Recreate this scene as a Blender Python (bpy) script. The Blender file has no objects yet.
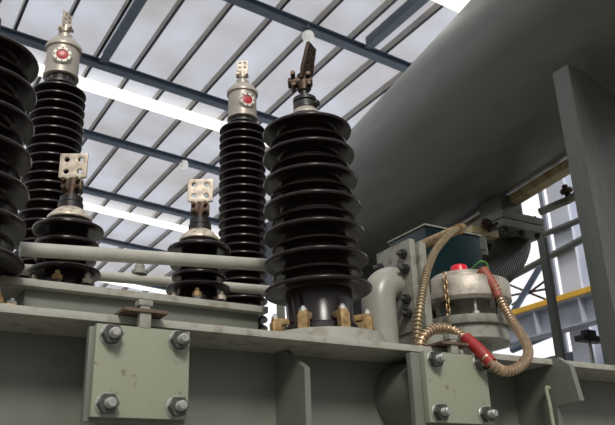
import bpy, bmesh, math, random
from mathutils import Vector as V, Matrix as M
random.seed(4)
PI = math.pi
COL = bpy.context.scene.collection

# ------------------------------------------------------------------ camera
FPX, PITCH, ROLL, AZ = 750.0, math.radians(21.7), math.radians(2.0), math.radians(58)
CAM = V((0, 0, 1.6))
hd = V((math.cos(AZ), math.sin(AZ), 0))
FW = hd*math.cos(PITCH) + V((0, 0, 1))*math.sin(PITCH)
R0 = FW.cross(V((0, 0, 1))).normalized()
U0 = R0.cross(FW)
RT = R0*math.cos(ROLL) - U0*math.sin(ROLL)
UP = U0*math.cos(ROLL) + R0*math.sin(ROLL)

def ray(px, py):
    return FW + RT*((px-307.5)/FPX) + UP*((212.5-py)/FPX)
def at(px, py, y):            # surveying: where the sight line meets the vertical plane at depth y
    d = ray(px, py); return CAM + d*((y-CAM.y)/d.y)
def atx(px, py, x):
    d = ray(px, py); return CAM + d*((x-CAM.x)/d.x)

cd = bpy.data.cameras.new('camera'); cam = bpy.data.objects.new('camera', cd); COL.objects.link(cam)
cam.matrix_world = M.Translation(CAM) @ M((RT, UP, -FW)).transposed().to_4x4()
cd.sensor_width = 36; cd.lens = FPX/615*36; cd.clip_end = 300; cd.clip_start = .05
cd.dof.use_dof = True; cd.dof.focus_distance = 3.5; cd.dof.aperture_fstop = 8.0
bpy.context.scene.camera = cam

# ------------------------------------------------------------------ materials
def s2l(c): return tuple(((v/255)/12.92 if v/255 <= .04045 else ((v/255+.055)/1.055)**2.4) for v in c)
def mat(name, rgb, rough=.5, metal=0, var=.12, scale=8, bump=.0, bscale=60, rgb2=None, spec=.5, coat=0, thresh=None, emit=0, streak=False):
    m = bpy.data.materials.new(name); m.use_nodes = True
    nt = m.node_tree; n = nt.nodes; b = n['Principled BSDF']
    c = s2l(rgb)
    tc = n.new('ShaderNodeTexCoord'); no = n.new('ShaderNodeTexNoise')
    no.inputs['Scale'].default_value = scale; no.inputs['Detail'].default_value = 6
    if streak:
        mp = n.new('ShaderNodeMapping'); mp.inputs['Scale'].default_value = streak
        nt.links.new(tc.outputs['Object'], mp.inputs[0]); nt.links.new(mp.outputs[0], no.inputs['Vector'])
    else: nt.links.new(tc.outputs['Object'], no.inputs['Vector'])
    r = n.new('ShaderNodeValToRGB'); nt.links.new(no.outputs['Fac'], r.inputs[0])
    lo = tuple(v*(1-var) for v in c) if rgb2 is None else s2l(rgb2)
    hi = tuple(min(1, v*(1+var)) for v in c) if rgb2 is None else c
    a, z = (thresh if thresh else (.3, .7))
    r.color_ramp.elements[0].position = a; r.color_ramp.elements[1].position = z
    r.color_ramp.elements[0].color = (*lo, 1); r.color_ramp.elements[1].color = (*hi, 1)
    nt.links.new(r.outputs[0], b.inputs['Base Color'])
    b.inputs['Roughness'].default_value = rough; b.inputs['Metallic'].default_value = metal
    b.inputs['Specular IOR Level'].default_value = spec; b.inputs['Coat Weight'].default_value = coat
    if bump:
        n2 = n.new('ShaderNodeTexNoise'); n2.inputs['Scale'].default_value = bscale
        nt.links.new(tc.outputs['Object'], n2.inputs['Vector'])
        bp = n.new('ShaderNodeBump'); bp.inputs['Strength'].default_value = bump; bp.inputs['Distance'].default_value = .004
        nt.links.new(n2.outputs['Fac'], bp.inputs['Height']); nt.links.new(bp.outputs[0], b.inputs['Normal'])
    if emit:
        b.inputs['Emission Color'].default_value = (*c, 1); b.inputs['Emission Strength'].default_value = emit
    return m

TANK   = mat('tank_paint', (108, 111, 101), .42, var=.1, scale=5, bump=.15, bscale=30)
EDGE   = mat('tank_edge_paint', (158, 157, 147), .5, var=.2, scale=14, rgb2=(134, 128, 116), thresh=(.32, .5), bump=.2)
PLATE  = mat('plate_paint', (138, 142, 123), .5, scale=30, rgb2=(110, 100, 78), thresh=(.29, .37), bump=.1)
CONS   = mat('conservator_paint', (98, 101, 94), .3, var=.1, scale=2, bump=.08, bscale=14, streak=(4, .6, 4))
POST   = mat('post_paint', (84, 87, 82), .45, var=.12, scale=6, bump=.15, streak=(8, 8, 1))
PORC   = mat('brown_porcelain', (30, 20, 18), .24, var=.25, scale=3, spec=.35)
DARKM  = mat('dark_cast_metal', (46, 45, 44), .4, .3, var=.3, scale=20, bump=.3)
SILV   = mat('silver_paint', (164, 156, 146), .4, .3, var=.12, scale=10)
ALUM   = mat('tinned_terminal', (196, 184, 168), .4, .3, scale=30, rgb2=(140, 122, 108), thresh=(.3, .5))
BRONZE = mat('aged_bronze', (74, 58, 48), .45, .6, var=.4, scale=40, bump=.4)
BRASS  = mat('brass_clamp', (178, 152, 108), .42, .5, scale=40, rgb2=(136, 104, 66), thresh=(.3, .6))
STEEL  = mat('galvanised_bolt', (176, 176, 170), .38, .7, var=.25, scale=50)
NUTM   = mat('dark_nut', (84, 84, 80), .45, .6, var=.3, scale=50)
RUST   = mat('rusty_steel', (104, 88, 74), .75, .1, scale=25, rgb2=(74, 48, 38), thresh=(.35, .6), bump=.4)
PIPE   = mat('pipe_paint', (166, 164, 154), .4, var=.1, scale=12)
FLANGE = mat('flange_paint', (140, 140, 130), .5, scale=18, rgb2=(104, 98, 86), thresh=(.3, .5), bump=.2)
ELBOWM = mat('elbow_paint', (146, 143, 134), .32, var=.1, scale=12)
FLANGD = mat('flange_green_paint', (108, 110, 98), .45, scale=14, var=.2, bump=.2)
TEAL   = mat('teal_box_paint', (10, 32, 36), .3, var=.25, scale=6)
BLACK  = mat('black_rubber', (52, 48, 42), .35, var=.3, scale=20)
RED    = mat('red_button', (214, 26, 48), .3, var=.1)
REDG   = mat('red_sight_glass', (172, 28, 40), .4, var=.3, scale=30, coat=.1)
REDS   = mat('red_tape', (146, 34, 32), .5, var=.25, scale=40)
REDB   = mat('rust_red_sleeve', (146, 74, 58), .55, var=.25, scale=30)
WHITEM = mat('white_ring', (214, 208, 196), .4, var=.1)
HOSE   = mat('hose_metal', (176, 152, 126), .34, .6, var=.2, scale=30)
HOSED  = mat('hose_metal_dull', (150, 134, 106), .42, .45, var=.2, scale=30)
CAPM   = mat('relief_cap', (172, 164, 152), .45, .3, scale=14, rgb2=(128, 120, 108), thresh=(.3, .6), bump=.3)
OLIVE  = mat('rail_paint', (176, 162, 120), .5, scale=5, rgb2=(128, 92, 62), thresh=(.32, .48))
FRAME  = mat('roof_steel', (100, 114, 132), .5, var=.12, scale=3)
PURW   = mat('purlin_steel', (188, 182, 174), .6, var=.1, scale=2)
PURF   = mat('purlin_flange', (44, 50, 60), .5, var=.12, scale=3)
BLUEG  = mat('girder_paint', (166, 170, 182), .5, var=.1, scale=2)
YELL   = mat('crane_rail_yellow', (220, 170, 60), .5, var=.12, scale=4)
WALLM  = mat('wall_cladding', (110, 118, 130), .7, var=.1, scale=2)
FLOORM = mat('concrete_floor', (120, 118, 112), .6, var=.2, scale=1.5)
PALEB  = mat('pale_column_paint', (212, 216, 228), .5, var=.06, scale=2)
LAMPW  = mat('lamp_glass', (240, 240, 236), .3, emit=.35)
CORDM  = mat('grey_green_cord', (136, 142, 118), .7, var=.2, scale=40)

def emitter(name, rgb, s):
    m = bpy.data.materials.new(name); m.use_nodes = True; nt = m.node_tree; n = nt.nodes
    n.remove(n['Principled BSDF']); e = n.new('ShaderNodeEmission')
    tc = n.new('ShaderNodeTexCoord'); no = n.new('ShaderNodeTexNoise'); no.inputs['Scale'].default_value = .35
    nt.links.new(tc.outputs['Object'], no.inputs['Vector'])
    r = n.new('ShaderNodeValToRGB'); nt.links.new(no.outputs['Fac'], r.inputs[0])
    c = s2l(rgb); r.color_ramp.elements[0].color = (*[v*.88 for v in c], 1); r.color_ramp.elements[1].color = (*c, 1)
    nt.links.new(r.outputs[0], e.inputs[0]); e.inputs[1].default_value = s
    nt.links.new(e.outputs[0], n['Material Output'].inputs[0]); return m
SKYL = emitter('skylight_daylight', (255, 253, 245), 1.7)
PANE = emitter('window_daylight', (250, 250, 252), 1.3)

# translucent roof sheet: daylight glows through it
ROOF = bpy.data.materials.new('translucent_roof_sheet'); ROOF.use_nodes = True
nt = ROOF.node_tree; n = nt.nodes; n.remove(n['Principled BSDF'])
tc = n.new('ShaderNodeTexCoord'); no = n.new('ShaderNodeTexNoise'); no.inputs['Scale'].default_value = .5; no.inputs['Detail'].default_value = 4
nt.links.new(tc.outputs['Object'], no.inputs['Vector'])
wv = n.new('ShaderNodeTexWave'); wv.bands_direction = 'X'; wv.inputs['Scale'].default_value = 1.6
nt.links.new(tc.outputs['Object'], wv.inputs['Vector'])
rp = n.new('ShaderNodeValToRGB'); nt.links.new(no.outputs['Fac'], rp.inputs[0])
rp.color_ramp.elements[0].position = .3; rp.color_ramp.elements[1].position = .7
rp.color_ramp.elements[0].color = (*s2l((222, 221, 222)), 1); rp.color_ramp.elements[1].color = (*s2l((236, 239, 246)), 1)
tr = n.new('ShaderNodeBsdfTranslucent'); df = n.new('ShaderNodeBsdfDiffuse'); mx = n.new('ShaderNodeMixShader')
mx.inputs[0].default_value = .25
nt.links.new(rp.outputs[0], tr.inputs[0]); nt.links.new(rp.outputs[0], df.inputs[0])
nt.links.new(tr.outputs[0], mx.inputs[1]); nt.links.new(df.outputs[0], mx.inputs[2])
nt.links.new(mx.outputs[0], n['Material Output'].inputs[0])

# ------------------------------------------------------------------ object helpers
def tag(o, label=None, cat=None, group=None, kind=None):
    if label: o['label'] = label
    if cat: o['category'] = cat
    if group: o['group'] = group
    if kind: o['kind'] = kind
    return o
def thing(name, loc, label, cat, group=None):
    o = bpy.data.objects.new(name, None); COL.objects.link(o); o.location = loc; o.empty_display_size = .1
    return tag(o, label, cat, group)
def wloc(p):
    l = V((0, 0, 0))
    while p: l = l + p.location; p = p.parent
    return l
def obj(name, bm, m, parent=None, origin=None, label=None, smooth=40):
    """link a bmesh given in world coordinates as one mesh object"""
    bmesh.ops.recalc_face_normals(bm, faces=bm.faces)
    base = wloc(parent) if parent else V((0, 0, 0))
    org = V(origin) if origin is not None else None
    off = org if org is not None else base
    bmesh.ops.translate(bm, verts=bm.verts, vec=-off)
    ca = math.cos(math.radians(smooth))
    for f in bm.faces: f.smooth = True
    for e in bm.edges:
        if len(e.link_faces) == 2 and e.link_faces[0].normal.dot(e.link_faces[1].normal) < ca: e.smooth = False
    me = bpy.data.meshes.new(name); bm.to_mesh(me); bm.free(); me.materials.append(m)
    o = bpy.data.objects.new(name, me); COL.objects.link(o)
    if parent: o.parent = parent
    if org is not None: o.location = org - base
    if label: o['label'] = label
    return o
def structure(name, bm, m, origin=(0, 0, 0)):
    o = obj(name, bm, m, None, origin); o['kind'] = 'structure'; return o
def copy_tree(o, parent=None):
    c = o.copy(); COL.objects.link(c); c.parent = parent
    for ch in list(o.children): copy_tree(ch, c)
    return c

def box(bm, p0, p1, bev=0.0, rot=None, piv=None):
    g = bmesh.ops.create_cube(bm, size=1)['verts']
    p0, p1 = V(p0), V(p1); s = p1-p0; c = (p0+p1)/2
    for v in g: v.co = V((v.co.x*s.x, v.co.y*s.y, v.co.z*s.z)) + c
    if bev:
        es = {e for v in g for e in v.link_edges}
        r = bmesh.ops.bevel(bm, geom=list(es), offset=bev, segments=2, profile=.7, affect='EDGES')
        g = list({v for f in r['faces'] for v in f.verts} | {v for v in g if v.is_valid})
    if rot is not None:
        pv = V(piv) if piv is not None else c
        bmesh.ops.rotate(bm, verts=g, cent=pv, matrix=rot)
    return g
def frame_of(d):
    d = V(d).normalized(); a = V((0, 0, 1)) if abs(d.z) < .95 else V((1, 0, 0))
    u = d.cross(a).normalized(); return u, d.cross(u).normalized()
def lathe(bm, base, axis, prof, seg=40, cap=True):
    """prof: list of (radius, height along axis)"""
    base = V(base); axis = V(axis).normalized(); u, w = frame_of(axis); rings = []
    for r, h in prof:
        if r < 1e-6: rings.append([bm.verts.new(base+axis*h)])
        else: rings.append([bm.verts.new(base+axis*h+(u*math.cos(2*PI*k/seg)+w*math.sin(2*PI*k/seg))*r) for k in range(seg)])
    for a, b in zip(rings, rings[1:]):
        if len(a) == 1 and len(b) == 1: continue
        for k in range(seg):
            k2 = (k+1) % seg
            if len(a) == 1: bm.faces.new((a[0], b[k], b[k2]))
            elif len(b) == 1: bm.faces.new((a[k], a[k2], b[0]))
            else: bm.faces.new((a[k], a[k2], b[k2], b[k]))
    if cap:
        for rg in (rings[0], rings[-1]):
            if len(rg) > 2: bm.faces.new(rg)
def cyl(bm, a, b, r, seg=24, bev=0, r2=None):
    a, b = V(a), V(b); L = (b-a).length; r2 = r if r2 is None else r2
    pr = [(r, 0), (r2, L)] if not bev else [(r-bev, 0), (r, bev), (r2, L-bev), (r2-bev, L)]
    lathe(bm, a, b-a, pr, seg)
def spline(pts, per=12):
    pts = [V(p) for p in pts]; P = [pts[0]*2-pts[1]] + pts + [pts[-1]*2-pts[-2]]; out = []
    for i in range(1, len(P)-2):
        for k in range(per):
            t = k/per; a, b, c, d = P[i-1:i+3]
            out.append(.5*((2*b)+(c-a)*t+(2*a-5*b+4*c-d)*t*t+(3*b-a-3*c+d)*t*t*t))
    out.append(pts[-1]); return out
def tube(bm, pts, rad, seg=14, by_index=False):
    """rad: number or function of arc length"""
    pts = [V(p) for p in pts]; n = len(pts); u = None; rings = []; s = 0
    for i, p in enumerate(pts):
        t = (pts[min(i+1, n-1)]-pts[max(i-1, 0)]).normalized()
        if u is None: u, _ = frame_of(t)
        u = (u-t*u.dot(t)).normalized(); w = t.cross(u)
        if i: s += (p-pts[i-1]).length
        r = rad(i if by_index else s) if callable(rad) else rad
        rings.append([bm.verts.new(p+(u*math.cos(2*PI*k/seg)+w*math.sin(2*PI*k/seg))*r) for k in range(seg)])
    for a, b in zip(rings, rings[1:]):
        for k in range(seg): bm.faces.new((a[k], a[(k+1) % seg], b[(k+1) % seg], b[k]))
    bm.faces.new(rings[0]); bm.faces.new(rings[-1])
def resample(pts, step):
    out = [pts[0].copy()]; acc = 0
    for a, b in zip(pts, pts[1:]):
        L = (b-a).length; d = step-acc
        while d <= L: out.append(a.lerp(b, d/L)); d += step
        acc = (acc+L) % step
    return out
def hose(bm, pts, r, pitch, depth=.16, seg=14):
    p = resample(spline(pts, 24), pitch/6)
    tube(bm, p, lambda i: r*(1-depth*(0, 0, .9, 1, .9, 0)[i % 6]), seg, True)
def prism(bm, outline, n, th):
    """outline: 3D points of a flat polygon; extruded along n by th"""
    n = V(n).normalized(); a = [bm.verts.new(V(p)) for p in outline]; b = [bm.verts.new(V(p)+n*th) for p in outline]
    bm.faces.new(a); bm.faces.new(b[::-1]); k = len(a)
    for i in range(k): bm.faces.new((a[i], a[(i+1) % k], b[(i+1) % k], b[i]))
def holed_plate(outline, holes, th, O, ux, uy, bev=.0):
    """flat plate with round holes; 2D coordinates on the axes ux, uy through O, thickness centred"""
    cu = bpy.data.curves.new('t', 'CURVE'); cu.dimensions = '2D'; cu.fill_mode = 'BOTH'; cu.extrude = th/2; cu.bevel_depth = bev
    def spl(pts):
        s = cu.splines.new('POLY'); s.points.add(len(pts)-1); s.use_cyclic_u = True
        for q, p in zip(s.points, pts): q.co = (p[0], p[1], 0, 1)
    spl(outline)
    for hx, hy, r in holes: spl([(hx+r*math.cos(2*PI*k/18), hy+r*math.sin(2*PI*k/18)) for k in range(18)])
    o = bpy.data.objects.new('t', cu); COL.objects.link(o)
    dg = bpy.context.evaluated_depsgraph_get(); me = bpy.data.meshes.new_from_object(o.evaluated_get(dg))
    bm = bmesh.new(); bm.from_mesh(me); bpy.data.objects.remove(o); bpy.data.meshes.remove(me)
    bmesh.ops.remove_doubles(bm, verts=bm.verts, dist=1e-5)
    ux = V(ux).normalized(); uy = V(uy).normalized(); uz = ux.cross(uy)
    for v in bm.verts: v.co = V(O) + ux*v.co.x + uy*v.co.y + uz*v.co.z
    return bm
def hexa(bm, a, b, r): cyl(bm, a, b, r, 6)

Z = V((0, 0, 1))
YF, ZT = 2.69, 2.30             # front edge and top of the tank cover
toward = V((-math.cos(AZ), -math.sin(AZ), 0))

# ------------------------------------------------------------------ transformer tank
tank = thing('transformer_tank', (2.2, 2.98, 0), 'grey-green steel transformer tank with flanged cover edge and welded gussets', 'transformer tank')
bm = bmesh.new(); box(bm, (-2.5, YF, ZT-.03), (6.6, 6.0, ZT), .003); obj('cover_plate', bm, EDGE, tank)
bm = bmesh.new(); box(bm, (-2.4, 2.98, .12), (6.5, 5.9, ZT-.031)); obj('tank_wall', bm, TANK, tank)
bm = bmesh.new(); box(bm, (-2.45, 2.93, 0), (6.55, 5.95, .12), .01); obj('base_frame', bm, TANK, tank)
# left stiffening gusset
bm = bmesh.new(); prism(bm, [(1.66, 2.98, ZT-.031), (1.66, 2.89, ZT-.031), (1.66, 2.725, 2.165), (1.66, 2.725, .9), (1.66, 2.98, .7)], (1, 0, 0), .028)
obj('gusset', bm, TANK, tank)
bm = bmesh.new(); prism(bm, [(.02, 2.98, ZT-.031), (.02, 2.89, ZT-.031), (.02, 2.725, 2.165), (.02, 2.725, .9), (.02, 2.98, .7)], (1, 0, 0), .028)
obj('gusset', bm, EDGE, tank)
# right lifting lug with its hook notch
bm = bmesh.new()
prism(bm, [(3.16, 2.98, ZT-.031), (3.16, 2.689, ZT-.031), (3.16, 2.689, ZT+.002), (3.16, 2.655, ZT+.002), (3.16, 2.585, 2.25), (3.16, 2.555, 2.07), (3.16, 2.70, 2.06), (3.16, 2.75, 1.6), (3.16, 2.98, 1.5)], (1, 0, 0), .034)
obj('lifting_lug', bm, TANK, tank)
# raised turret box behind the big bushings
tur = obj('turret_box', (lambda b: (box(b, (.6, 3.25, ZT), (1.72, 3.92, 2.52), .004), b)[1])(bmesh.new()), TANK, tank)
bm = bmesh.new(); box(bm, (.49, 3.2, 2.52), (1.75, 3.97, 2.552), .004); obj('turret_flange', bm, EDGE, tur)
bm = bmesh.new(); box(bm, (.57, 3.2, ZT), (1.75, 3.24, ZT+.06), .004); box(bm, (1.70, 3.2, ZT), (1.75, 3.9, ZT+.06), .004); obj('turret_foot', bm, EDGE, tur)
# two mounting pads for the big bushings
pads = []
for cx, cy in ((.28, 3.15), (1.93, 3.0)):
    bm = bmesh.new(); hp_ = .06 if cx > 1 else .012; lathe(bm, (cx, cy, ZT), Z, [(.3, 0), (.3, hp_-.004), (.28, hp_)], 56)
    pads.append(obj('bushing_pad', bm, EDGE, tank))

# ------------------------------------------------------------------ bolted cover plates on the tank side
def bolted_plate(x0, x1, z0, z1, label):
    yf = 2.62
    t = thing('blanking_plate', ((x0+x1)/2, yf+.05, z0), label, 'bolted plate', 'bolted square plates on the tank side')
    bm = bmesh.new(); box(bm, (x0, yf, z0), (x1, yf+.035, z1), .004); obj('plate', bm, PLATE, t)
    bm = bmesh.new(); box(bm, (x0-(.014 if x0 < 1 else .05), yf+.037, z0-.012), (x1+.004, yf+.07, z1-.004 if z1 < ZT-.034 else ZT-.036), .004); obj('counter_flange', bm, TANK, t)
    bm = bmesh.new(); cyl(bm, ((x0+x1)/2-(0 if x0 < 1 else .06), yf+.07, (z0+z1)/2), ((x0+x1)/2-(0 if x0 < 1 else .06), 2.98, (z0+z1)/2), .115 if x0 < 1 else .16, 40); obj('duct', bm, TANK, t)
    for ix in (0, 1):
        for iz in (0, 1):
            bx = x0+.052+ix*(x1-x0-.098); bz = z0+.042+iz*(z1-z0-.082)
            bm = bmesh.new(); cyl(bm, (bx, yf-.072, bz), (bx, yf-.001, bz), .0165, 20, .003)
            for q in range(6): lathe(bm, (bx, yf-.062+q*.006, bz), (0, 1, 0), [(.0165, 0), (.0185, .003), (.0165, .006)], 20, False)
            bo = obj('bolt', bm, STEEL, t)
            bm = bmesh.new(); hexa(bm, (bx, yf-.036, bz), (bx, yf-.006, bz), .037); obj('nut', bm, NUTM, bo)
            bm = bmesh.new(); cyl(bm, (bx, yf-.006, bz), (bx, yf, bz), .041, 24, .002); obj('washer', bm, STEEL, bo)
    xc = (x0+x1)/2
    bm = bmesh.new(); box(bm, (xc-.085, yf-.01, ZT+.001), (xc+.085, yf+.115, ZT+.014), .003); st = obj('strap', bm, RUST, t, label='rusty flat strap over the cover edge')
    bm = bmesh.new(); box(bm, (xc-.02, yf+.0, ZT+.014), (xc+.018, yf+.04, ZT+.045), .003); box(bm, (xc-.028, yf-.004, ZT+.028), (xc+.026, yf+.046, ZT+.05), .004)
    box(bm, (xc-.022, yf-.002, z1-.002), (xc+.022, yf+.03, ZT+.001), .003)
    obj('strap_bolt', bm, FLANGE, st)
    return t
bolted_plate(.739, 1.094, 1.922, 2.246, 'pale green square plate with four bolts beneath the long white pipe')
bolted_plate(2.235, 2.612, 1.945, 2.262, 'speckled pale green square plate with four bolts below the ribbed hoses')

# ------------------------------------------------------------------ big brown bushings at the front
def hv_bushing(cx, cy, label, seg=72):
    t = thing('high_voltage_bushing', (cx, cy, ZT+.06), label, 'bushing', 'large black ribbed bushings in the front row')
    zb = ZT+.06
    bm = bmesh.new(); prof = [(.19, 0), (.19, .035), (.165, .045), (.165, .06)]
    prof = [(.172, .0), (.172, .05), (.16, .07), (.165, .235)]
    z0, z1, N = 2.605, 3.475, 6; dz = (z1-z0)/N
    for k in range(N+1):
        z = z0+k*dz-zb; R = .267-.03*k/N; c = .165-.012*k/N
        prof += [(c, z-.012), (c+.01, z-.004), (R-.02, z-.016), (R-.004, z-.016), (R, z-.006), (R-.004, z+.002), (R-.05, z+.018), (c+.02, z+.036), (c, z+.046)]
        if k < N:
            zs = z+dz*.5; r = R*.84
            prof += [(c, zs-.006), (c+.008, zs), (r-.016, zs-.012), (r-.003, zs-.011), (r, zs-.004), (r-.004, zs+.002), (r-.04, zs+.015), (c+.015, zs+.024), (c, zs+.032)]
    prof += [(.12, z1-zb+.075), (.075, z1-zb+.095)]
    lathe(bm, (cx, cy, zb), Z, prof, seg); obj('porcelain_body', bm, PORC, t, smooth=50)
    bm = bmesh.new(); lathe(bm, (cx, cy, zb), Z, [(.176, .0), (.18, .004), (.18, .05), (.174, .056)], 56); obj('base_collar', bm, DARKM, t)
    for k in range(8):
        a = AZ+PI + (k-.5)*2*PI/8 + .05
        d = V((math.cos(a), math.sin(a), 0)); p = V((cx, cy, zb))+d*.235; s = V((-d.y, d.x, 0))
        bm = bmesh.new(); rot = M.Rotation(a, 3, 'Z')
        box(bm, p+V((-.02, -.023, 0)), p+V((.024, .023, .075)), .006, rot, p)
        box(bm, p+V((-.062, -.021, .062)), p+V((.016, .021, .092)), .006, rot, p)
        cl = obj('clamp', bm, BRASS, t)
        bm = bmesh.new(); cyl(bm, p+V((0, 0, .07)), p+V((0, 0, .115)), .011, 14, .002); hexa(bm, p+V((0, 0, .088)), p+V((0, 0, .104)), .019); obj('clamp_bolt', bm, STEEL, cl)
    zt = z1+.095
    bm = bmesh.new(); lathe(bm, (cx, cy, zt), Z, [(.085, -.012), (.085, .008), (.07, .03), (.055, .05), (.05, .052)], 40); obj('top_cone', bm, SILV, t)
    bm = bmesh.new(); lathe(bm, (cx, cy, zt), Z, [(.055, .04), (.064, .045), (.064, .08), (.056, .083), (.056, .088), (.064, .092), (.064, .112), (.024, .118), (.024, .22)], 32)
    cyl(bm, V((cx, cy, zt+.06)), V((cx, cy, zt+.06))+(toward*.6+RT*.8)*.09, .018, 14, .003); obj('cap_ring', bm, DARKM, t)
    # terminal clamp and the blade seen nearly edge on
    zc = zt+.2
    bd = (RT*.35 - toward*.9).normalized(); bd.z = 0; bd.normalize(); sd = V((-bd.y, bd.x, 0))
    bm = bmesh.new(); O = V((cx, cy, zc))
    cyl(bm, O+V((0, 0, -.04)), O+V((0, 0, .07)), .034, 20, .006)
    rt = RT.copy(); rt.z = 0; rt.normalize()
    cyl(bm, O-rt*.085+V((0, 0, .02)), O+rt*.05+V((0, 0, .02)), .03, 18, .006)
    for q in (-1, 1):
        cyl(bm, O-rt*.055+toward*-.03+V((0, 0, .02+q*.035)), O-rt*.055+toward*.055+V((0, 0, .02+q*.035)), .013, 6)
        cyl(bm, O+rt*.03+toward*-.03+V((0, 0, .02+q*.03)), O+rt*.03+toward*.05+V((0, 0, .02+q*.03)), .012, 6)
    obj('terminal_clamp', bm, BRONZE, t)
    bd2 = (rt*.42 - toward*.91).normalized()
    bm = holed_plate([(-.045, 0), (.045, 0), (.06, .06), (.045, .23), (-.045, .23), (-.06, .06)], [(sx*.024, sy, .011) for sx in (-1, 1) for sy in (.1, .18)], .016, O+rt*.01+V((0, 0, .03)), bd2, Z+rt*.22, .002)
    obj('terminal_blade', bm, BRONZE, t)
    return t
c0 = hv_bushing(1.93, 3.0, 'large black ribbed bushing in the centre with brass base clamps and upright bronze blade')
c0.matrix_local = M.Translation(c0.location) @ M.Rotation(math.radians(-1.8), 4, hd)
c1 = copy_tree(c0); c1.matrix_local = M.Translation((.28, 3.15, ZT+.0125)) @ M.Scale(1.07, 4)
c1['label'] = 'large black ribbed bushing cut off by the left edge of the photo'

# ------------------------------------------------------------------ low bushings on the turret
def lv_bushing(cx, cy, zb, label):
    t = thing('low_voltage_bushing', (cx, cy, zb), label, 'bushing', 'short black bushings on the raised flange')
    bm = bmesh.new(); prof = [(.10, 0), (.105, .02), (.105, .13)]
    for z, R in ((.165, .172), (.235, .145), (.305, .155), (.385, .172)):
        prof += [(.095, z-.014), (R-.014, z-.022), (R-.002, z-.018), (R, z-.008), (R-.004, z), (R-.03, z+.012), (.105, z+.03), (.095, z+.04)]
    prof += [(.09, .435), (.06, .45)]
    lathe(bm, (cx, cy, zb), Z, prof, 56); obj('porcelain_body', bm, PORC, t, smooth=50)
    for k in range(6):
        a = AZ+PI+(k+.1)*PI/3; d = V((math.cos(a), math.sin(a), 0)); p = V((cx, cy, zb))+d*.14
        bm = bmesh.new(); box(bm, p+V((-.022, -.02, 0)), p+V((.022, .02, .084)), .005, M.Rotation(a, 3, 'Z'), p); cl = obj('clamp', bm, DARKM, t)
        bm = bmesh.new(); cyl(bm, p+V((0, 0, .04)), p+V((0, 0, .13)), .012, 14, .002); hexa(bm, p+V((0, 0, .085)), p+V((0, 0, .108)), .024); obj('clamp_bolt', bm, ALUM if k else BRASS, cl)
    bm = bmesh.new(); lathe(bm, (cx, cy, zb), Z, [(.105, .425), (.11, .43), (.108, .445), (.08, .475), (.062, .49)], 40); obj('top_cone', bm, ALUM, t)
    bm = bmesh.new(); lathe(bm, (cx, cy, zb), Z, [(.05, .485), (.062, .49), (.062, .52), (.05, .523), (.056, .526), (.056, .555), (.03, .565), (.024, .6), (.024, .62)], 32); obj('cap_ring', bm, DARKM, t)
    rt = V((RT.x, RT.y, 0)).normalized(); tw = toward
    O = V((cx, cy, zb+.61))
    bm = bmesh.new(); cyl(bm, O+V((0, 0, -.05)), O+V((0, 0, .05)), .03, 18, .005)
    box(bm, O+V((-.05, -.028, -.02)), O+V((.05, .028, .045)), .008, M.Rotation(AZ-PI/2+.1, 3, 'Z'), O)
    for sx in (-1, 1):
        for sz in (-1, 1): cyl(bm, O+rt*.034*sx+tw*-.04+V((0, 0, .012+sz*.02)), O+rt*.034*sx+tw*.05+V((0, 0, .012+sz*.02)), .011, 6)
    obj('terminal_clamp', bm, BRONZE, t)
    bm = holed_plate([(-.035, 0), (.035, 0), (.04, .03), (.068, .035), (.068, .165), (-.068, .165), (-.068, .035), (-.04, .03)], [(sx*.034, sy, .0155) for sx in (-1, 1) for sy in (.066, .132)], .014, O+tw*.012+V((0, 0, .02)), (rt-tw*.05), Z, .0015)
    obj('terminal_pad', bm, ALUM, t)
    return t
l0 = lv_bushing(.835, 3.58, 2.552, 'short black bushing with four-hole terminal pad beside the left tall bushing')
l1 = copy_tree(l0); l1.location = (1.537, 3.58, 2.565-.013)
l1['label'] = 'short black bushing with four-hole terminal pad midway along the white pipe'

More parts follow.
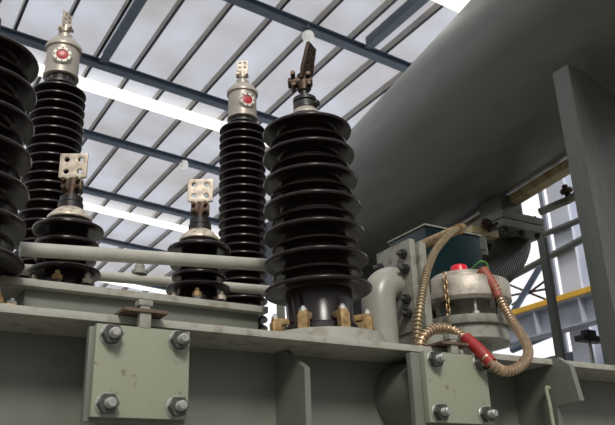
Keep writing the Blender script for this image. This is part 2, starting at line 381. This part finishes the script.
# ------------------------------------------------------------------ tall ribbed bushings with silver heads
def tall_bushing(cx, cy, zs, zh, label, aim):
    t = thing('tall_ribbed_bushing', (cx, cy, ZT), label, 'bushing', 'tall black ribbed bushings with silver heads')
    bm = bmesh.new(); prof = [(.17, 0), (.17, .05), (.13, .06), (.13, .25)]
    z = zs-ZT; zz = []
    while z > .3: zz.append(z); z -= .064
    for z in zz[::-1]:
        R = .176
        prof += [(.128, z-.012), (R-.012, z-.018), (R-.001, z-.014), (R, z-.006), (R-.004, z), (R-.02, z+.008), (.132, z+.022), (.128, z+.03)]
    prof += [(.11, zs-ZT+.04), (.095, zs-ZT+.05), (.095, zh-ZT)]
    lathe(bm, (cx, cy, ZT), Z, prof, 56); obj('porcelain_body', bm, PORC, t, smooth=50)
    bm = bmesh.new()
    for k in range(10):
        a = 2*PI*k/10; p = V((cx+.085*math.cos(a), cy+.085*math.sin(a), 0)); cyl(bm, p+V((0, 0, zs+.05)), p+V((0, 0, zh)), .014, 8)
    lathe(bm, (cx, cy, zs), Z, [(.112, .05), (.112, .065)], 40); obj('neck_studs', bm, DARKM, t)
    H = .25
    bm = bmesh.new(); lathe(bm, (cx, cy, zh), Z, [(.07, -.004), (.112, 0), (.118, .005), (.118, .018), (.11, .024), (.11, H-.03), (.122, H-.025), (.122, H), (.112, H+.012), (.085, H+.05), (.055, H+.068), (.05, H+.07), (.05, H+.1), (.036, H+.104), (.03, H+.12), (.02, H+.12), (.02, H+.17)], 48)
    hdp = obj('silver_head', bm, SILV, t)
    # round sight glass facing the aisle
    d = aim.normalized(); c = V((cx, cy, zh+H*.5))
    bm = bmesh.new(); lathe(bm, c+d*.09, d, [(.064, 0), (.064, .028), (.058, .036), (.04, .036), (.04, .026)], 36); sg = obj('sight_ring', bm, WHITEM, t)
    bm = bmesh.new(); lathe(bm, c+d*.09, d, [(.0395, .022), (.0395, .03), (.022, .034), (0, .035)], 30); obj('sight_glass', bm, REDG, sg, label='red round sight glass')
    for k in range(8):
        u, w = frame_of(d); a = 2*PI*k/8; q = c+(u*math.cos(a)+w*math.sin(a))*.0515; bm = bmesh.new(); cyl(bm, q+d*.122, q+d*.131, .0055, 8); obj('ring_bolt', bm, NUTM, sg)
    # terminal on top
    O = V((cx, cy, zh+H+.13)); rt = V((RT.x, RT.y, 0)).normalized(); tw = toward
    bm = bmesh.new(); cyl(bm, O, O+V((0, 0, .06)), .028, 16, .004); box(bm, O+V((-.05, -.02, .015)), O+V((.03, .02, .05)), .006, M.Rotation(AZ-PI/2, 3, 'Z'), O)
    for sx in (-1, 1): cyl(bm, O+rt*.036*sx+tw*-.03+V((0, 0, .03)), O+rt*.036*sx+tw*.04+V((0, 0, .03)), .012, 6)
    obj('terminal_clamp', bm, ALUM, t)
    bx = (rt*.3-tw*.95) if cx < 1.5 else rt
    bm = holed_plate([(-.03, 0), (.03, 0), (.042, .03), (.042, .115), (-.042, .115), (-.042, .03)], [(sx*.021, sy, .011) for sx in (-1, 1) for sy in (.05, .092)], .014, O+V((0, 0, .045)), bx, Z, .0015)
    obj('terminal_blade', bm, ALUM, t)
tall_bushing(.93, 4.6, 4.27, 4.385, 'tall black ribbed bushing with silver head, behind the left short bushing', V((-.25, -.96, 0)))
tall_bushing(2.31, 4.6, 4.33, 4.42, 'tall black ribbed bushing with silver head, directly left of the central large bushing', V((-.15, -.98, 0)))

# ------------------------------------------------------------------ long pipes
bm = bmesh.new(); a, b = at(20, 249, 3.34), at(266, 265, 3.34); dd = (b-a)
pa, pb = a-dd*.0, a+dd*1.32
tube(bm, [pa, pb], .033, 24); lp = tag(obj('long_pipe', bm, PIPE, None, pa), 'long white-grey pipe running in front of the short bushings', 'pipe')
for f in (.97,):
    q = pa.lerp(pb, f)
    tt = thing('pipe_bracket', (q.x, 3.34, ZT), 'steel pipe bracket under the right end of the long pipe, behind the central bushing', 'bracket')
    bm = bmesh.new(); box(bm, (q.x-.02, 3.335-.02, ZT), (q.x+.02, 3.345+.02, q.z-.034), .003); box(bm, (q.x-.05, 3.27, ZT), (q.x+.05, 3.41, ZT+.012), .003); obj('stem', bm, FLANGE, tt)
bm = bmesh.new(); a, b = at(100, 276, 4.05), at(265, 290, 4.05); dd = b-a
pa, pb = a-dd*.8, a+dd*1.25
tube(bm, [pa, pb], .03, 20); tp = tag(obj('thin_pipe', bm, PIPE, None, pa), 'thinner grey pipe low behind the short bushings', 'pipe')
for f in (.1, .93):
    q = pa.lerp(pb, f)
    tt = thing('pipe_bracket', (q.x, q.y, ZT), 'steel upright under the %s end of the thin back pipe' % ('left' if f < .5 else 'right'), 'bracket', 'thin pipe brackets')
    bm = bmesh.new(); box(bm, (q.x-.02, q.y-.02, ZT), (q.x+.02, q.y+.02, q.z-.03), .003); obj('stem', bm, FLANGE, tt)
q = at(139, 279, 4.05)
bm = bmesh.new(); lathe(bm, q+V((0, 0, .028)), Z, [(.045, 0), (.045, .02), (.03, .028), (.03, .05), (.02, .065), (0, .07)], 24)
tag(obj('vent_plug', bm, FLANGE, None, q+V((0, 0, .028))), 'small rounded vent plug on top of the thin back pipe', 'plug')

# ------------------------------------------------------------------ conservator and its supports
nd = V((.985, -.171, 0)); ad = V((.171, .985, 0)); CR = .845
def cpt(s, n, z): return V((0, 0, 0))+nd*n+ad*s+V((0, 0, z))
cn, cz = 4.13, 5.23
cons = thing('conservator_tank', cpt(3.6, cn, cz-CR), 'huge dark grey-green cylindrical oil conservator lying above the transformer', 'oil tank')
bm = bmesh.new(); s0, s1 = .2, 7.95
lathe(bm, cpt(0, cn, cz), ad, [(CR*.5, s0-.2), (CR*.85, s0-.1), (CR, s0), (CR, s1)], 128); obj('shell', bm, CONS, cons)
bm = bmesh.new(); lathe(bm, cpt(0, cn, cz), ad, [(CR+.012, s1), (CR+.012, s1+.03), (CR, s1+.04), (CR*.97, s1+.12), (CR*.85, s1+.22), (CR*.6, s1+.3), (0, s1+.35)], 128); obj('end_cap', bm, CONS, cons)
bm = bmesh.new()
lathe(bm, cpt(0, cn, cz), ad, [(CR+.001, 7.3), (CR+.004, 7.305), (CR+.004, 7.325), (CR+.001, 7.33)], 128, False); obj('weld_seam', bm, CONS, cons)

bm = bmesh.new()
a, b = cpt(2.8, 4.45, 4.385), cpt(7.0, 4.45, 4.385)
L = (b-a); u = nd; 
prism(bm, [a-u*.05-Z*.05, a+u*.07-Z*.05, a+u*.07+Z*.03, a-u*.05+Z*.03], ad, L.length)
tag(obj('support_rail', bm, OLIVE, None, a), 'olive-brown steel rail under the belly of the conservator', 'rail')

# post with its saddle-cut top
pt = thing('support_post', (4.04, 2.955, ZT), 'broad grey steel post holding up the conservator at the right edge', 'post')
out = []; x0, x1 = 4.04, 5.4
def saddle(x):
    c = 4.068+.171*3.66; d2 = (CR+.015)**2-(x-c)**2
    return cz-math.sqrt(max(d2, 0.0))*1.0
pts = [(x0, 2.90, ZT)]; pts += [(x0, 2.90, 4.50), (x0+.09, 2.90, 4.49)]
k = 14
for i in range(k+1):
    x = x0+.12+(x1-x0-.12)*i/k
    pts.append((x, 2.90, min(saddle(x), 4.49)-.0))
pts.append((x1, 2.90, ZT))
bm = bmesh.new(); prism(bm, pts, (0, 1, 0), .014); obj('web_plate', bm, POST, pt)
bm = bmesh.new(); box(bm, (x0, 2.9141, ZT), (x0+.016, 3.04, 4.5), .003); obj('side_flange', bm, POST, pt)
bm = bmesh.new(); box(bm, (x0-.1, 2.8, ZT), (x1, 3.12, ZT+.016), .004); obj('base_plate', bm, POST, pt)

# matching rear post that carries the far end of the conservator
pt2 = thing('support_post', (5.4, 7.1, 0), 'rear steel post under the conservator with shade painted on, behind the elbow pipe', 'post')
yy = 7.1; c = 4.068+.171*((yy+.706)/.985); pts = [(4.75, yy, 0)]
for i in range(15):
    x = 4.75+(6.2-4.75)*i/14; d2 = (CR+.012)**2-(x-c)**2
    pts.append((x, yy, cz-math.sqrt(d2) if d2 > .08 else cz-.28))
pts.append((6.2, yy, 0))
POST_SHADE = mat('post_paint_shade', (46, 48, 45), .6, var=.15)  # post paint darkened: shade put into the colour of the sun-lit rear post
bm = bmesh.new(); prism(bm, pts, (0, 1, 0), .014); obj('web_plate', bm, POST_SHADE, pt2)
bm = bmesh.new(); box(bm, (4.75, yy+.0141, 0), (4.766, yy+.14, cz-.3), .003); obj('side_flange', bm, POST_SHADE, pt2)

# ------------------------------------------------------------------ elbow pipe and its bolted flange
ex, ey = 2.455, 3.22
el = thing('elbow_pipe', (ex, ey, ZT), 'pale grey elbow pipe rising beside the central bushing into a bolted flange', 'pipe elbow')
bm = bmesh.new(); arc = [V((ex, ey, ZT)), V((ex, ey, 2.5)), V((ex, ey, 2.66))]+[V((ex+.12-.12*math.cos(a), ey, 2.66+.12*math.sin(a))) for a in [PI/2*k/10 for k in range(1, 11)]]+[V((2.6, ey, 2.78))]
tube(bm, arc, lambda s: .095, 32); obj('elbow', bm, ELBOWM, el)
bm = bmesh.new(); lathe(bm, (ex, ey, ZT), Z, [(.14, 0), (.14, .03), (.088, .034)], 40); obj('foot_flange', bm, FLANGE, el)
vf = thing('valve_flange', (2.68, ey, ZT), 'pair of upright rectangular flange plates with dark bolts, left of the teal box', 'valve flange')
bm = bmesh.new(); box(bm, (2.575, 3.06, 2.48), (2.615, 3.37, 3.0), .006); obj('flange_plate', bm, FLANGE, vf)
bm = bmesh.new(); box(bm, (2.625, 3.04, 2.5), (2.675, 3.37, 2.985), .006); obj('flange_plate', bm, FLANGE, vf)
bm = bmesh.new(); cyl(bm, (2.675, ey, 2.76), (2.74, ey, 2.76), .12, 32); obj('valve_body', bm, DARKM, vf)
bm = bmesh.new(); box(bm, (2.585, 3.09, ZT), (2.78, 3.3, 2.479), .006); obj('pedestal', bm, FLANGE, vf)
for (yy, zz) in ((3.11, 2.92), (3.33, 2.9), (3.10, 2.83), (3.335, 2.62), (3.11, 2.66), (3.11, 2.58), (3.33, 2.76)):
    bm = bmesh.new(); cyl(bm, (2.52, yy, zz), (2.575, yy, zz), .012, 12, .002); b0 = obj('bolt', bm, NUTM, vf)
    bm = bmesh.new(); hexa(bm, (2.547, yy, zz), (2.575, yy, zz), .028); obj('nut', bm, DARKM, b0)

# ------------------------------------------------------------------ teal box
tb = thing('relay_box', (3.9, 4.1, ZT), 'dark teal metal box with pale rim behind the relief cap', 'equipment box')
bx0, bx1, by0, by1, bz0, bz1 = 3.46, 4.0, 3.92, 4.35, 2.9, 3.53
bm = bmesh.new(); box(bm, (bx0, by0, bz0), (bx1, by1, bz1-.012), .006); obj('case', bm, TEAL, tb)
bm = bmesh.new(); box(bm, (bx0-.012, by0-.012, bz1-.012), (bx1+.012, by1+.012, bz1), .003); obj('lid', bm, FLANGE, tb)
for xx in (bx0+.06, bx1-.1):
    for yy in (by0+.05, by1-.09):
        bm = bmesh.new(); box(bm, (xx, yy, ZT), (xx+.04, yy+.04, bz0)); obj('leg', bm, DARKM, tb)

# ------------------------------------------------------------------ square flange, nozzle and bellows
fx, fy, fz = 5.03, 4.6, 4.05
bl = thing('bellows_duct', (5.3, 4.87, 4.0), 'black ribbed rubber bellows bending down from a square grey flange', 'bellows')
for z0_, z1_, g in ((-.03, .045, 0), (.055, .13, .0)):
    bm = bmesh.new(); box(bm, (fx, fy, fz+z0_), (fx+.56, fy+.95, fz+z1_), .006); obj('square_flange', bm, FLANGD, bl)
bm = bmesh.new(); box(bm, (fx+.13, fy+.12, fz+.12), (fx+.42, fy+.42, 4.42), .01); obj('nozzle', bm, CONS, bl)
for xx in (.06, .28, .5):
    for yy in (.05, .49):
        bm = bmesh.new(); cyl(bm, (fx+xx, fy+yy, fz-.1), (fx+xx, fy+yy, fz+.16), .014, 10); hexa(bm, (fx+xx, fy+yy, fz-.065), (fx+xx, fy+yy, fz-.03), .03); obj('bolt', bm, DARKM, bl)
bm = bmesh.new()
hose(bm, [at(511, 228, 4.98), at(513, 243, 4.96), at(508, 257, 4.9), at(497, 269, 4.8), at(483, 278, 4.68), at(470, 284, 4.6)], .175, .05, .2, 40)
obj('rubber_bellows', bm, BLACK, bl, smooth=60)

# shut-off valve left of the flange
vv = thing('shut_off_valve', at(470, 229, 4.55), 'small corroded shut-off valve clamped to the olive rail', 'valve')
q = at(470, 229, 4.55)
bm = bmesh.new(); box(bm, q+V((-.02, -.05, -.05)), q+V((.3, .05, .02)), .012); obj('valve_body', bm, OLIVE, vv)
bm = bmesh.new(); lathe(bm, q+V((.13, -.05, .03)), V((-.3, -.8, .1)), [(.035, 0), (.035, .03), (.05, .035), (.058, .05), (.05, .065), (.03, .06), (.03, .09)], 8)
cyl(bm, q+V((.2, -.04, .03)), q+V((.2, -.1, .02)), .035, 6); cyl(bm, q+V((.13, -.1, -.03)), q+V((.22, -.12, .05)), .018, 8); obj('hand_wheel', bm, BRONZE, vv)
bm = bmesh.new(); box(bm, q+V((-.02, -.07, -.2)), q+V((.1, .05, -.06)), .01); cyl(bm, q+V((.1, 0, -.24)), q+V((.1, 0, -.06)), .06, 24); obj('mount', bm, FLANGE, vv)

# grey drain pipe with stopcock right of the flange
bm = bmesh.new(); dp = [at(540, 212, 4.7), at(556, 205, 4.6), at(572, 198, 4.4), at(586, 186, 4.1), at(600, 172, 3.9)]
tube(bm, spline(dp, 8), .04, 18)
dr = thing('drain_pipe', dp[0], 'curved grey drain pipe with dark stopcock between flange and post', 'pipe')
obj('pipe_run', bm, FLANGE, dr)
bm = bmesh.new(); q = at(568, 192, 4.45); lathe(bm, q-V((0, 0, .06)), Z+V((-.3, 0, 0)), [(.03, 0), (.03, .04), (.06, .05), (.065, .08), (.05, .1), (.03, .1), (.03, .13), (.012, .14)], 10); obj('stopcock', bm, BRONZE, dr)

# ------------------------------------------------------------------ pressure relief device
rx, ry = 3.13, 3.26
rd = thing('relief_device', (rx, ry, ZT), 'round pressure relief device with pale domed cap and red button', 'relief valve')
bm = bmesh.new(); lathe(bm, (rx, ry, 0), Z, [(.13, ZT), (.13, 2.47), (.235, 2.475), (.24, 2.48), (.24, 2.555), (.235, 2.56)], 56); obj('base_flange', bm, FLANGE, rd)
bm = bmesh.new(); lathe(bm, (rx, ry, 0), Z, [(.262, 2.56), (.266, 2.565), (.266, 2.605), (.26, 2.61), (.16, 2.612), (.15, 2.63), (.15, 2.73)], 56); obj('upper_flange', bm, FLANGE, rd)
bm = bmesh.new(); lathe(bm, (rx, ry, 0), Z, [(.05, 2.73), (.2, 2.73), (.225, 2.725), (.255, 2.70), (.262, 2.70), (.28, 2.72), (.28, 2.825), (.27, 2.84), (.20, 2.848), (.195, 2.88), (.18, 2.895), (.05, 2.905), (0, 2.905)], 64); obj('cap', bm, CAPM, rd)
for k in range(8):
    a = 2*PI*k/8+.3; p = V((rx+.215*math.cos(a), ry+.215*math.sin(a), 0))
    bm = bmesh.new(); cyl(bm, p+V((0, 0, 2.605)), p+V((0, 0, 2.73)), .011, 12); hexa(bm, p+V((0, 0, 2.608)), p+V((0, 0, 2.63)), .024); obj('rod', bm, STEEL if k % 2 else NUTM, rd)
bm = bmesh.new(); zz = 2.59
hp = [V((rx+.255*math.cos(a), ry+.255*math.sin(a), zz)) for a in (AZ+PI+.35,)]
p0 = V((rx+.29*math.cos(AZ+PI-.55), ry+.29*math.sin(AZ+PI-.55), 0))
for k in range(9):
    z_ = 2.84-k*.028; tube(bm, [p0+V((.012*math.cos(t)*(k % 2)-.004, .012*math.cos(t)*(1-k % 2)-.012, z_+.02*math.sin(t))) for t in [2*PI*j/12 for j in range(13)]], .0032, 6)
obj('safety_chain', bm, BRASS, rd)
q = at(465, 266, 3.3); 
bm = bmesh.new(); lathe(bm, (rx-.03, ry-.02, 2.9), Z, [(.055, 0), (.055, .035), (.045, .06), (.02, .07), (0, .072)], 28); obj('button', bm, RED, rd, label='bright red button on the cap')
q = at(483, 268, 3.1); bm = bmesh.new(); box(bm, (rx-.02, ry-.12, 2.895), (rx+.06, ry-.04, 2.91), .008); cyl(bm, q+V((-.03, .1, 0)), q+V((.005, .0, -.005)), .022, 16, .004); obj('cable_gland', bm, DARKM, rd)
GRN = mat('green_wire', (70, 130, 60), .4)
bm = bmesh.new(); tube(bm, spline([q+V((-.03, .08, .0)), q+V((-.02, .0, .035)), q+V((.02, -.01, .03)), q+V((.04, .0, -.01))], 6), .007, 8); obj('ground_wire', bm, GRN, rd, label='short green earth wire')

# ------------------------------------------------------------------ ribbed hoses
ca = thing('ribbed_conduit', at(418, 342, 2.95), 'dull brass ribbed conduit arching from the teal box down to the cover', 'conduit')
A = [at(463, 227, 3.36), at(451, 233, 3.28), at(438, 247, 3.17), at(430, 262, 3.07), at(425, 280, 2.99), at(420, 308, 2.93), at(417, 336, 2.93)]
A.append(V((A[-1].x, A[-1].y, ZT)))
bm = bmesh.new(); hose(bm, A, .0235, .022, .32, 16); obj('hose', bm, HOSED, ca, smooth=25)
bm = bmesh.new(); cyl(bm, A[0]-(A[1]-A[0]).normalized()*-.08, V((A[0].x+.04, 3.921, A[0].z+.03)), .033, 18, .004); cyl(bm, A[0]+(A[1]-A[0])*.3, A[0]+(A[1]-A[0])*.42, .038, 6); obj('end_fitting', bm, BRASS, ca)
cb = thing('ribbed_conduit', at(497, 292, 2.98), 'shiny ribbed conduit looping from the relief cap over the cover edge, with red tape', 'conduit')
B = [at(495, 286, 2.97), at(502, 303, 2.95), at(513, 322, 2.88), at(525, 341, 2.74), at(528, 355, 2.62), at(519, 367, 2.56), at(504, 371, 2.55), at(490, 362, 2.555), at(479, 350, 2.60), at(466, 339, 2.68), at(452, 330, 2.74), at(438, 328, 2.76), at(427, 333, 2.76), at(421, 341, 2.76)]
B.append(V((B[-1].x-.01, B[-1].y+.0, ZT)))
bm = bmesh.new(); hose(bm, B, .0265, .022, .32, 16); obj('hose', bm, HOSE, cb, smooth=25)
bm = bmesh.new(); S = spline([at(482, 270, 3.03), at(487, 277, 3.01), at(492, 283, 2.985), at(499, 297, 2.955)], 8); tube(bm, S, lambda s: .036-.012*min(1, s/.16), 20); obj('end_sleeve', bm, REDB, cb, label='rust-red end sleeve')
bm = bmesh.new(); S = spline([at(491, 363, 2.553), at(479, 350, 2.60), at(466, 338.5, 2.68)], 10); tube(bm, S, .0305, 20); obj('tape_wrap', bm, REDS, cb, label='red tape wrap')

# thin upright angle bar from the flange down to the cover, hanging cord and stud
a, b = at(543, 238, 3.62), at(566, 357, 3.62)
bm = bmesh.new(); ang = thing('angle_bar', (b.x, 3.62, ZT), 'thin dark upright angle bar standing on the cover before the hall windows', 'bar')
box(bm, (a.x-.02, 3.6, ZT), (a.x+.018, 3.607, a.z)); box(bm, (a.x-.02, 3.607, ZT), (a.x-.013, 3.66, a.z)); obj('angle_section', bm, POST, ang)
bm = bmesh.new(); box(bm, (a.x-.06, 3.56, ZT), (a.x+.08, 3.7, ZT+.012)); obj('foot_plate', bm, DARKM, ang)
q = atx(548, 390, 3.14); bm = bmesh.new(); tube(bm, spline([q+V((.012, 0, .012)), q+V((-.012, 0, 0)), q+V((-.014, -.01, -.12)), q+V((-.01, -.01, -.5))], 8), .011, 10)
tag(obj('hanging_cord', bm, CORDM, None, q), 'short grey-green cord hanging from the lifting lug at lower right', 'cord')
q = at(592, 357, 3.3); bm = bmesh.new(); cyl(bm, V((q.x, q.y, ZT)), V((q.x, q.y, 2.62)), .012, 14); 
sd = thing('stud_rod', (q.x, q.y, ZT), 'thin pale steel rod standing on the cover left of the broad post', 'rod'); obj('rod', bm, STEEL, sd)
bm = bmesh.new(); box(bm, V((q.x-.1, q.y-.04, 2.6)), V((q.x+.12, q.y+.04, 2.64)), .008); box(bm, V((q.x-.04, q.y-.03, 2.64)), V((q.x+.05, q.y+.03, 2.68)), .006); obj('clamp', bm, DARKM, sd)

# ------------------------------------------------------------------ the hall
S = 1.5; SL = .07
ZR = 1.6+8.4*S+.12                      # roof height at x = 0
def zr(x): return ZR-SL*x
XR0, XR1, YR0, YR1 = -6.0, 19.0, 8.0, 48.0
bm = bmesh.new(); box(bm, (-14, -10, -.1), (19.5, 48, 0)); structure('floor', bm, FLOORM)
bands = [(7.15*S, 7.57*S), (13.1*S, 13.54*S), (19.1*S, 19.56*S), (25.2*S, 25.65*S)]
bm = bmesh.new(); prism(bm, [(XR0, YR0, zr(XR0)), (XR1, YR0, zr(XR1)), (XR1, YR1, zr(XR1)), (XR0, YR1, zr(XR0))], (0, 0, 1), .02)
structure('ceiling', bm, ROOF)
for i, (a, b) in enumerate(bands):
    bm = bmesh.new(); st_ = .745*S; xa = 3.819*S-8*st_
    for k in range(25):
        u0, u1 = xa+k*st_+.05, xa+(k+1)*st_+.035
        if u0 > XR0 and u1 < XR1: prism(bm, [(u0, a, zr(u0)-.245), (u1, a, zr(u1)-.245), (u1, b, zr(u1)-.245), (u0, b, zr(u0)-.245)], (0, 0, 1), .015)
    structure('window_%d' % (i+1), bm, SKYL)
# rafters (I beams along x) and purlins (along y)
tn = [0]
def trim(bm, m, org=(0, 0, 0)):
    tn[0] += 1; return structure('trim_%d' % tn[0], bm, m, org)
def slope_bar(y0, y1, dz0, dz1, m):
    bm = bmesh.new(); prism(bm, [(XR0, y0, zr(XR0)+dz0), (XR1, y0, zr(XR1)+dz0), (XR1, y1, zr(XR1)+dz0), (XR0, y1, zr(XR0)+dz0)], (0, 0, 1), dz1-dz0); return bm
for yc in (9.2, 12.3, 15.12, 18.05, 21.3, 24.6, 27.6, 30.5):
    y = yc*S
    bm = slope_bar(y-.02, y+.02, -.48, -.26, FRAME)
    for (u0, u1, d0, d1) in ((y-.13, y+.13, -.50, -.475), (y-.13, y+.13, -.32, -.295)):
        b2 = slope_bar(u0, u1, d0, d1, FRAME); me = bpy.data.meshes.new('t'); b2.to_mesh(me); b2.free(); bm.from_mesh(me); bpy.data.meshes.remove(me)
    trim(bm, FRAME)
x = -.9
px0 = 3.819*S - 8*.745*S
for k in range(26):
    x = px0+k*.745*S
    if not (XR0 < x < XR1): continue
    z = zr(x)
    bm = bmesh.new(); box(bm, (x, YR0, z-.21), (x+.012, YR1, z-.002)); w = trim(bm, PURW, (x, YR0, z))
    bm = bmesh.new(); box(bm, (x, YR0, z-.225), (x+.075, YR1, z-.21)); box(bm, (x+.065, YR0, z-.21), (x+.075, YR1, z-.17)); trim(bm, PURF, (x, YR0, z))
# two deeper tie beams along the roof
for (xx, ya, yb) in ((3.2*S, 9.35*S, 12.25*S), (7.1*S, 7.3*S, 9.15*S)):
    bm = bmesh.new(); z = zr(xx); box(bm, (xx-.12, ya, z-.42), (xx+.12, yb, z-.38)); box(bm, (xx-.015, ya, z-.38), (xx+.015, yb, z-.02)); trim(bm, FRAME)
# lamps
def lamp(p, label):
    t = thing('pendant_lamp', p, label, 'ceiling lamp', 'roof lamps')
    bm = bmesh.new(); lathe(bm, p, Z, [(0, -.22), (.1, -.2), (.15, -.12), (.16, -.02), (.13, .05)], 28); obj('globe', bm, LAMPW, t)
    bm = bmesh.new(); lathe(bm, p, Z, [(.13, .05), (.09, .12), (.06, .16), (.06, .3), (.02, .32)], 24); obj('socket', bm, SILV, t)
    bm = bmesh.new(); cyl(bm, p+V((0, 0, .3)), V((p.x, p.y, zr(p.x)-.67)), .015, 10); obj('rod', bm, FRAME, t)
lamp(at(308, 33, 9.2*S)-V((0, 0, .05)), 'small white roof lamp above the central bushing blade')
lamp(at(184, 163, 15.12*S), 'small white roof lamp above the middle short bushing')

# right wall, its glazing, column, crane girder and bracing
WX = 14.6
bm = bmesh.new(); box(bm, (WX, 4, 0), (WX+.2, 48, 4.9)); box(bm, (WX, 4, 10.4), (WX+.2, 48, zr(WX)+.05)); structure('wall_right', bm, WALLM)
i = 4
for y in range(4, 46, 4):
    i += 1; bm = bmesh.new(); box(bm, (WX+.08, y+.06, 4.9), (WX+.12, y+3.94, 10.4)); structure('window_%d' % i, bm, PANE)
    bm = bmesh.new(); box(bm, (WX, y-.06, 4.9), (WX+.14, y+.06, 10.4)); trim(bm, BLUEG)
bm = bmesh.new(); box(bm, (-14, 48, 0), (19.5, 48.2, 3)); box(bm, (-14, 48, 9), (19.5, 48.2, 16.5)); structure('wall_back', bm, WALLM)
for x in range(-14, 19, 3):
    i += 1; bm = bmesh.new(); box(bm, (x+.08, 48.05, 3), (x+2.92, 48.15, 9)); structure('window_%d' % i, bm, PANE)
    bm = bmesh.new(); box(bm, (x-.08, 47.95, 3), (x+.08, 48.2, 9)); trim(bm, BLUEG)
# steel column
for (yc, lab) in ((11.02, 'pale blue-grey steel column before the bright glazing'), (19.0, 'pale blue-grey steel column farther down the hall')):
    t = thing('steel_column', (14.2, yc, 0), lab, 'column', 'hall wall columns')
    bm = bmesh.new(); box(bm, (13.98, yc-.27, 0), (14.0, yc+.27, 12.6)); obj('flange', bm, PALEB, t)
    bm = bmesh.new(); box(bm, (14.0, yc-.012, 0), (14.4, yc+.012, 12.6)); obj('web', bm, PALEB, t)
    bm = bmesh.new(); box(bm, (14.4, yc-.3, 0), (14.42, yc+.3, 12.6)); obj('flange', bm, PALEB, t)
gd = thing('crane_girder', (13.7, 14, 5.1), 'blue-grey crane girder topped by a yellow rail, seen behind the post', 'crane girder')
bm = bmesh.new(); box(bm, (13.68, 7, 5.22), (13.71, 40, 5.76)); box(bm, (13.5, 7, 5.18), (13.9, 40, 5.22)); box(bm, (13.5, 7, 5.76), (13.9, 40, 5.80)); obj('girder_web', bm, BLUEG, gd)
bm = bmesh.new(); box(bm, (13.46, 7, 5.80), (13.6, 40, 5.93), .01); obj('yellow_rail', bm, YELL, gd)
for k in range(14):
    y = 9.2+k*1.3; bm = bmesh.new(); box(bm, (13.5, y, 5.22), (13.68, y+.04, 5.76)); obj('stiffener', bm, BLUEG, gd)
def strut(p, q, r, label, m=DARKM, seg=10):
    bm = bmesh.new(); tube(bm, [p, q], r, seg); return tag(obj('brace_bar', bm, m, None, p), label, 'brace', 'wall braces')
strut(atx(515, 246, 13.9), atx(600, 212, 13.9), .075, 'upper grey brace bar crossing the pale column', POST)
strut(atx(500, 283, 13.89), atx(600, 230, 13.89), .085, 'lower grey brace bar crossing the pale column', POST)
strut(atx(543, 262, 14.5), atx(512, 314, 14.5), .085, 'thick dark diagonal brace left of the pale column', FRAME)
strut(atx(505, 283, 14.565), atx(552, 302, 14.565), .03, 'thin brace falling to the yellow rail', RUST)
strut(atx(512, 305, 14.565), atx(552, 276, 14.565), .03, 'thin brace rising right across the glazing', RUST)
strut(atx(508, 296, 14.565), atx(552, 288, 14.565), .03, 'thin nearly level brace across the glazing', RUST)
strut(atx(577, 262, 14.5), atx(600, 292, 14.5), .085, 'thick dark diagonal brace right of the pale column', FRAME)
strut(atx(522, 272, 14.51), atx(506, 262, 14.51), .05, 'short pale brace high left of the yellow rail', POST)
strut(atx(588, 236, 14.51), atx(578, 208, 14.51), .05, 'short grey brace beside the post, above both long brace bars', FRAME)
strut(atx(512, 350, 14.5), atx(560, 330, 14.5), .09, 'dark brace below the crane girder', FRAME)

# ------------------------------------------------------------------ light
w = bpy.data.worlds.new('world'); bpy.context.scene.world = w; w.use_nodes = True
nt = w.node_tree; n = nt.nodes; bg = n['Background']
tc = n.new('ShaderNodeTexCoord'); sx = n.new('ShaderNodeSeparateXYZ'); wr = n.new('ShaderNodeValToRGB')
nt.links.new(tc.outputs['Generated'], sx.inputs[0]); mr = n.new('ShaderNodeMapRange'); mr.inputs[1].default_value = -1
nt.links.new(sx.outputs['Z'], mr.inputs[0]); nt.links.new(mr.outputs[0], wr.inputs[0]); nt.links.new(wr.outputs[0], bg.inputs[0])
wr.color_ramp.elements[0].position = .47; wr.color_ramp.elements[0].color = (.07, .07, .065, 1)
wr.color_ramp.elements[1].position = .53; wr.color_ramp.elements[1].color = (.46, .47, .48, 1); e3 = wr.color_ramp.elements.new(.85); e3.color = (1.6, 1.6, 1.64, 1)
bg.inputs[1].default_value = .62
sl = bpy.data.lights.new('daylight', 'SUN'); so = bpy.data.objects.new('daylight', sl); COL.objects.link(so)
sl.energy = 2.3; sl.angle = math.radians(14); sl.color = (1, .96, .88)
so.rotation_euler = V((.28, .78, -.66)).to_track_quat('-Z', 'Y').to_euler(); so.location = (0, -4, 8)

sc = bpy.context.scene
sc.view_settings.view_transform = 'Standard'; sc.view_settings.look = 'None'; sc.view_settings.gamma = 1; sc.view_settings.use_curve_mapping = False
sc.view_settings.exposure = 0.0
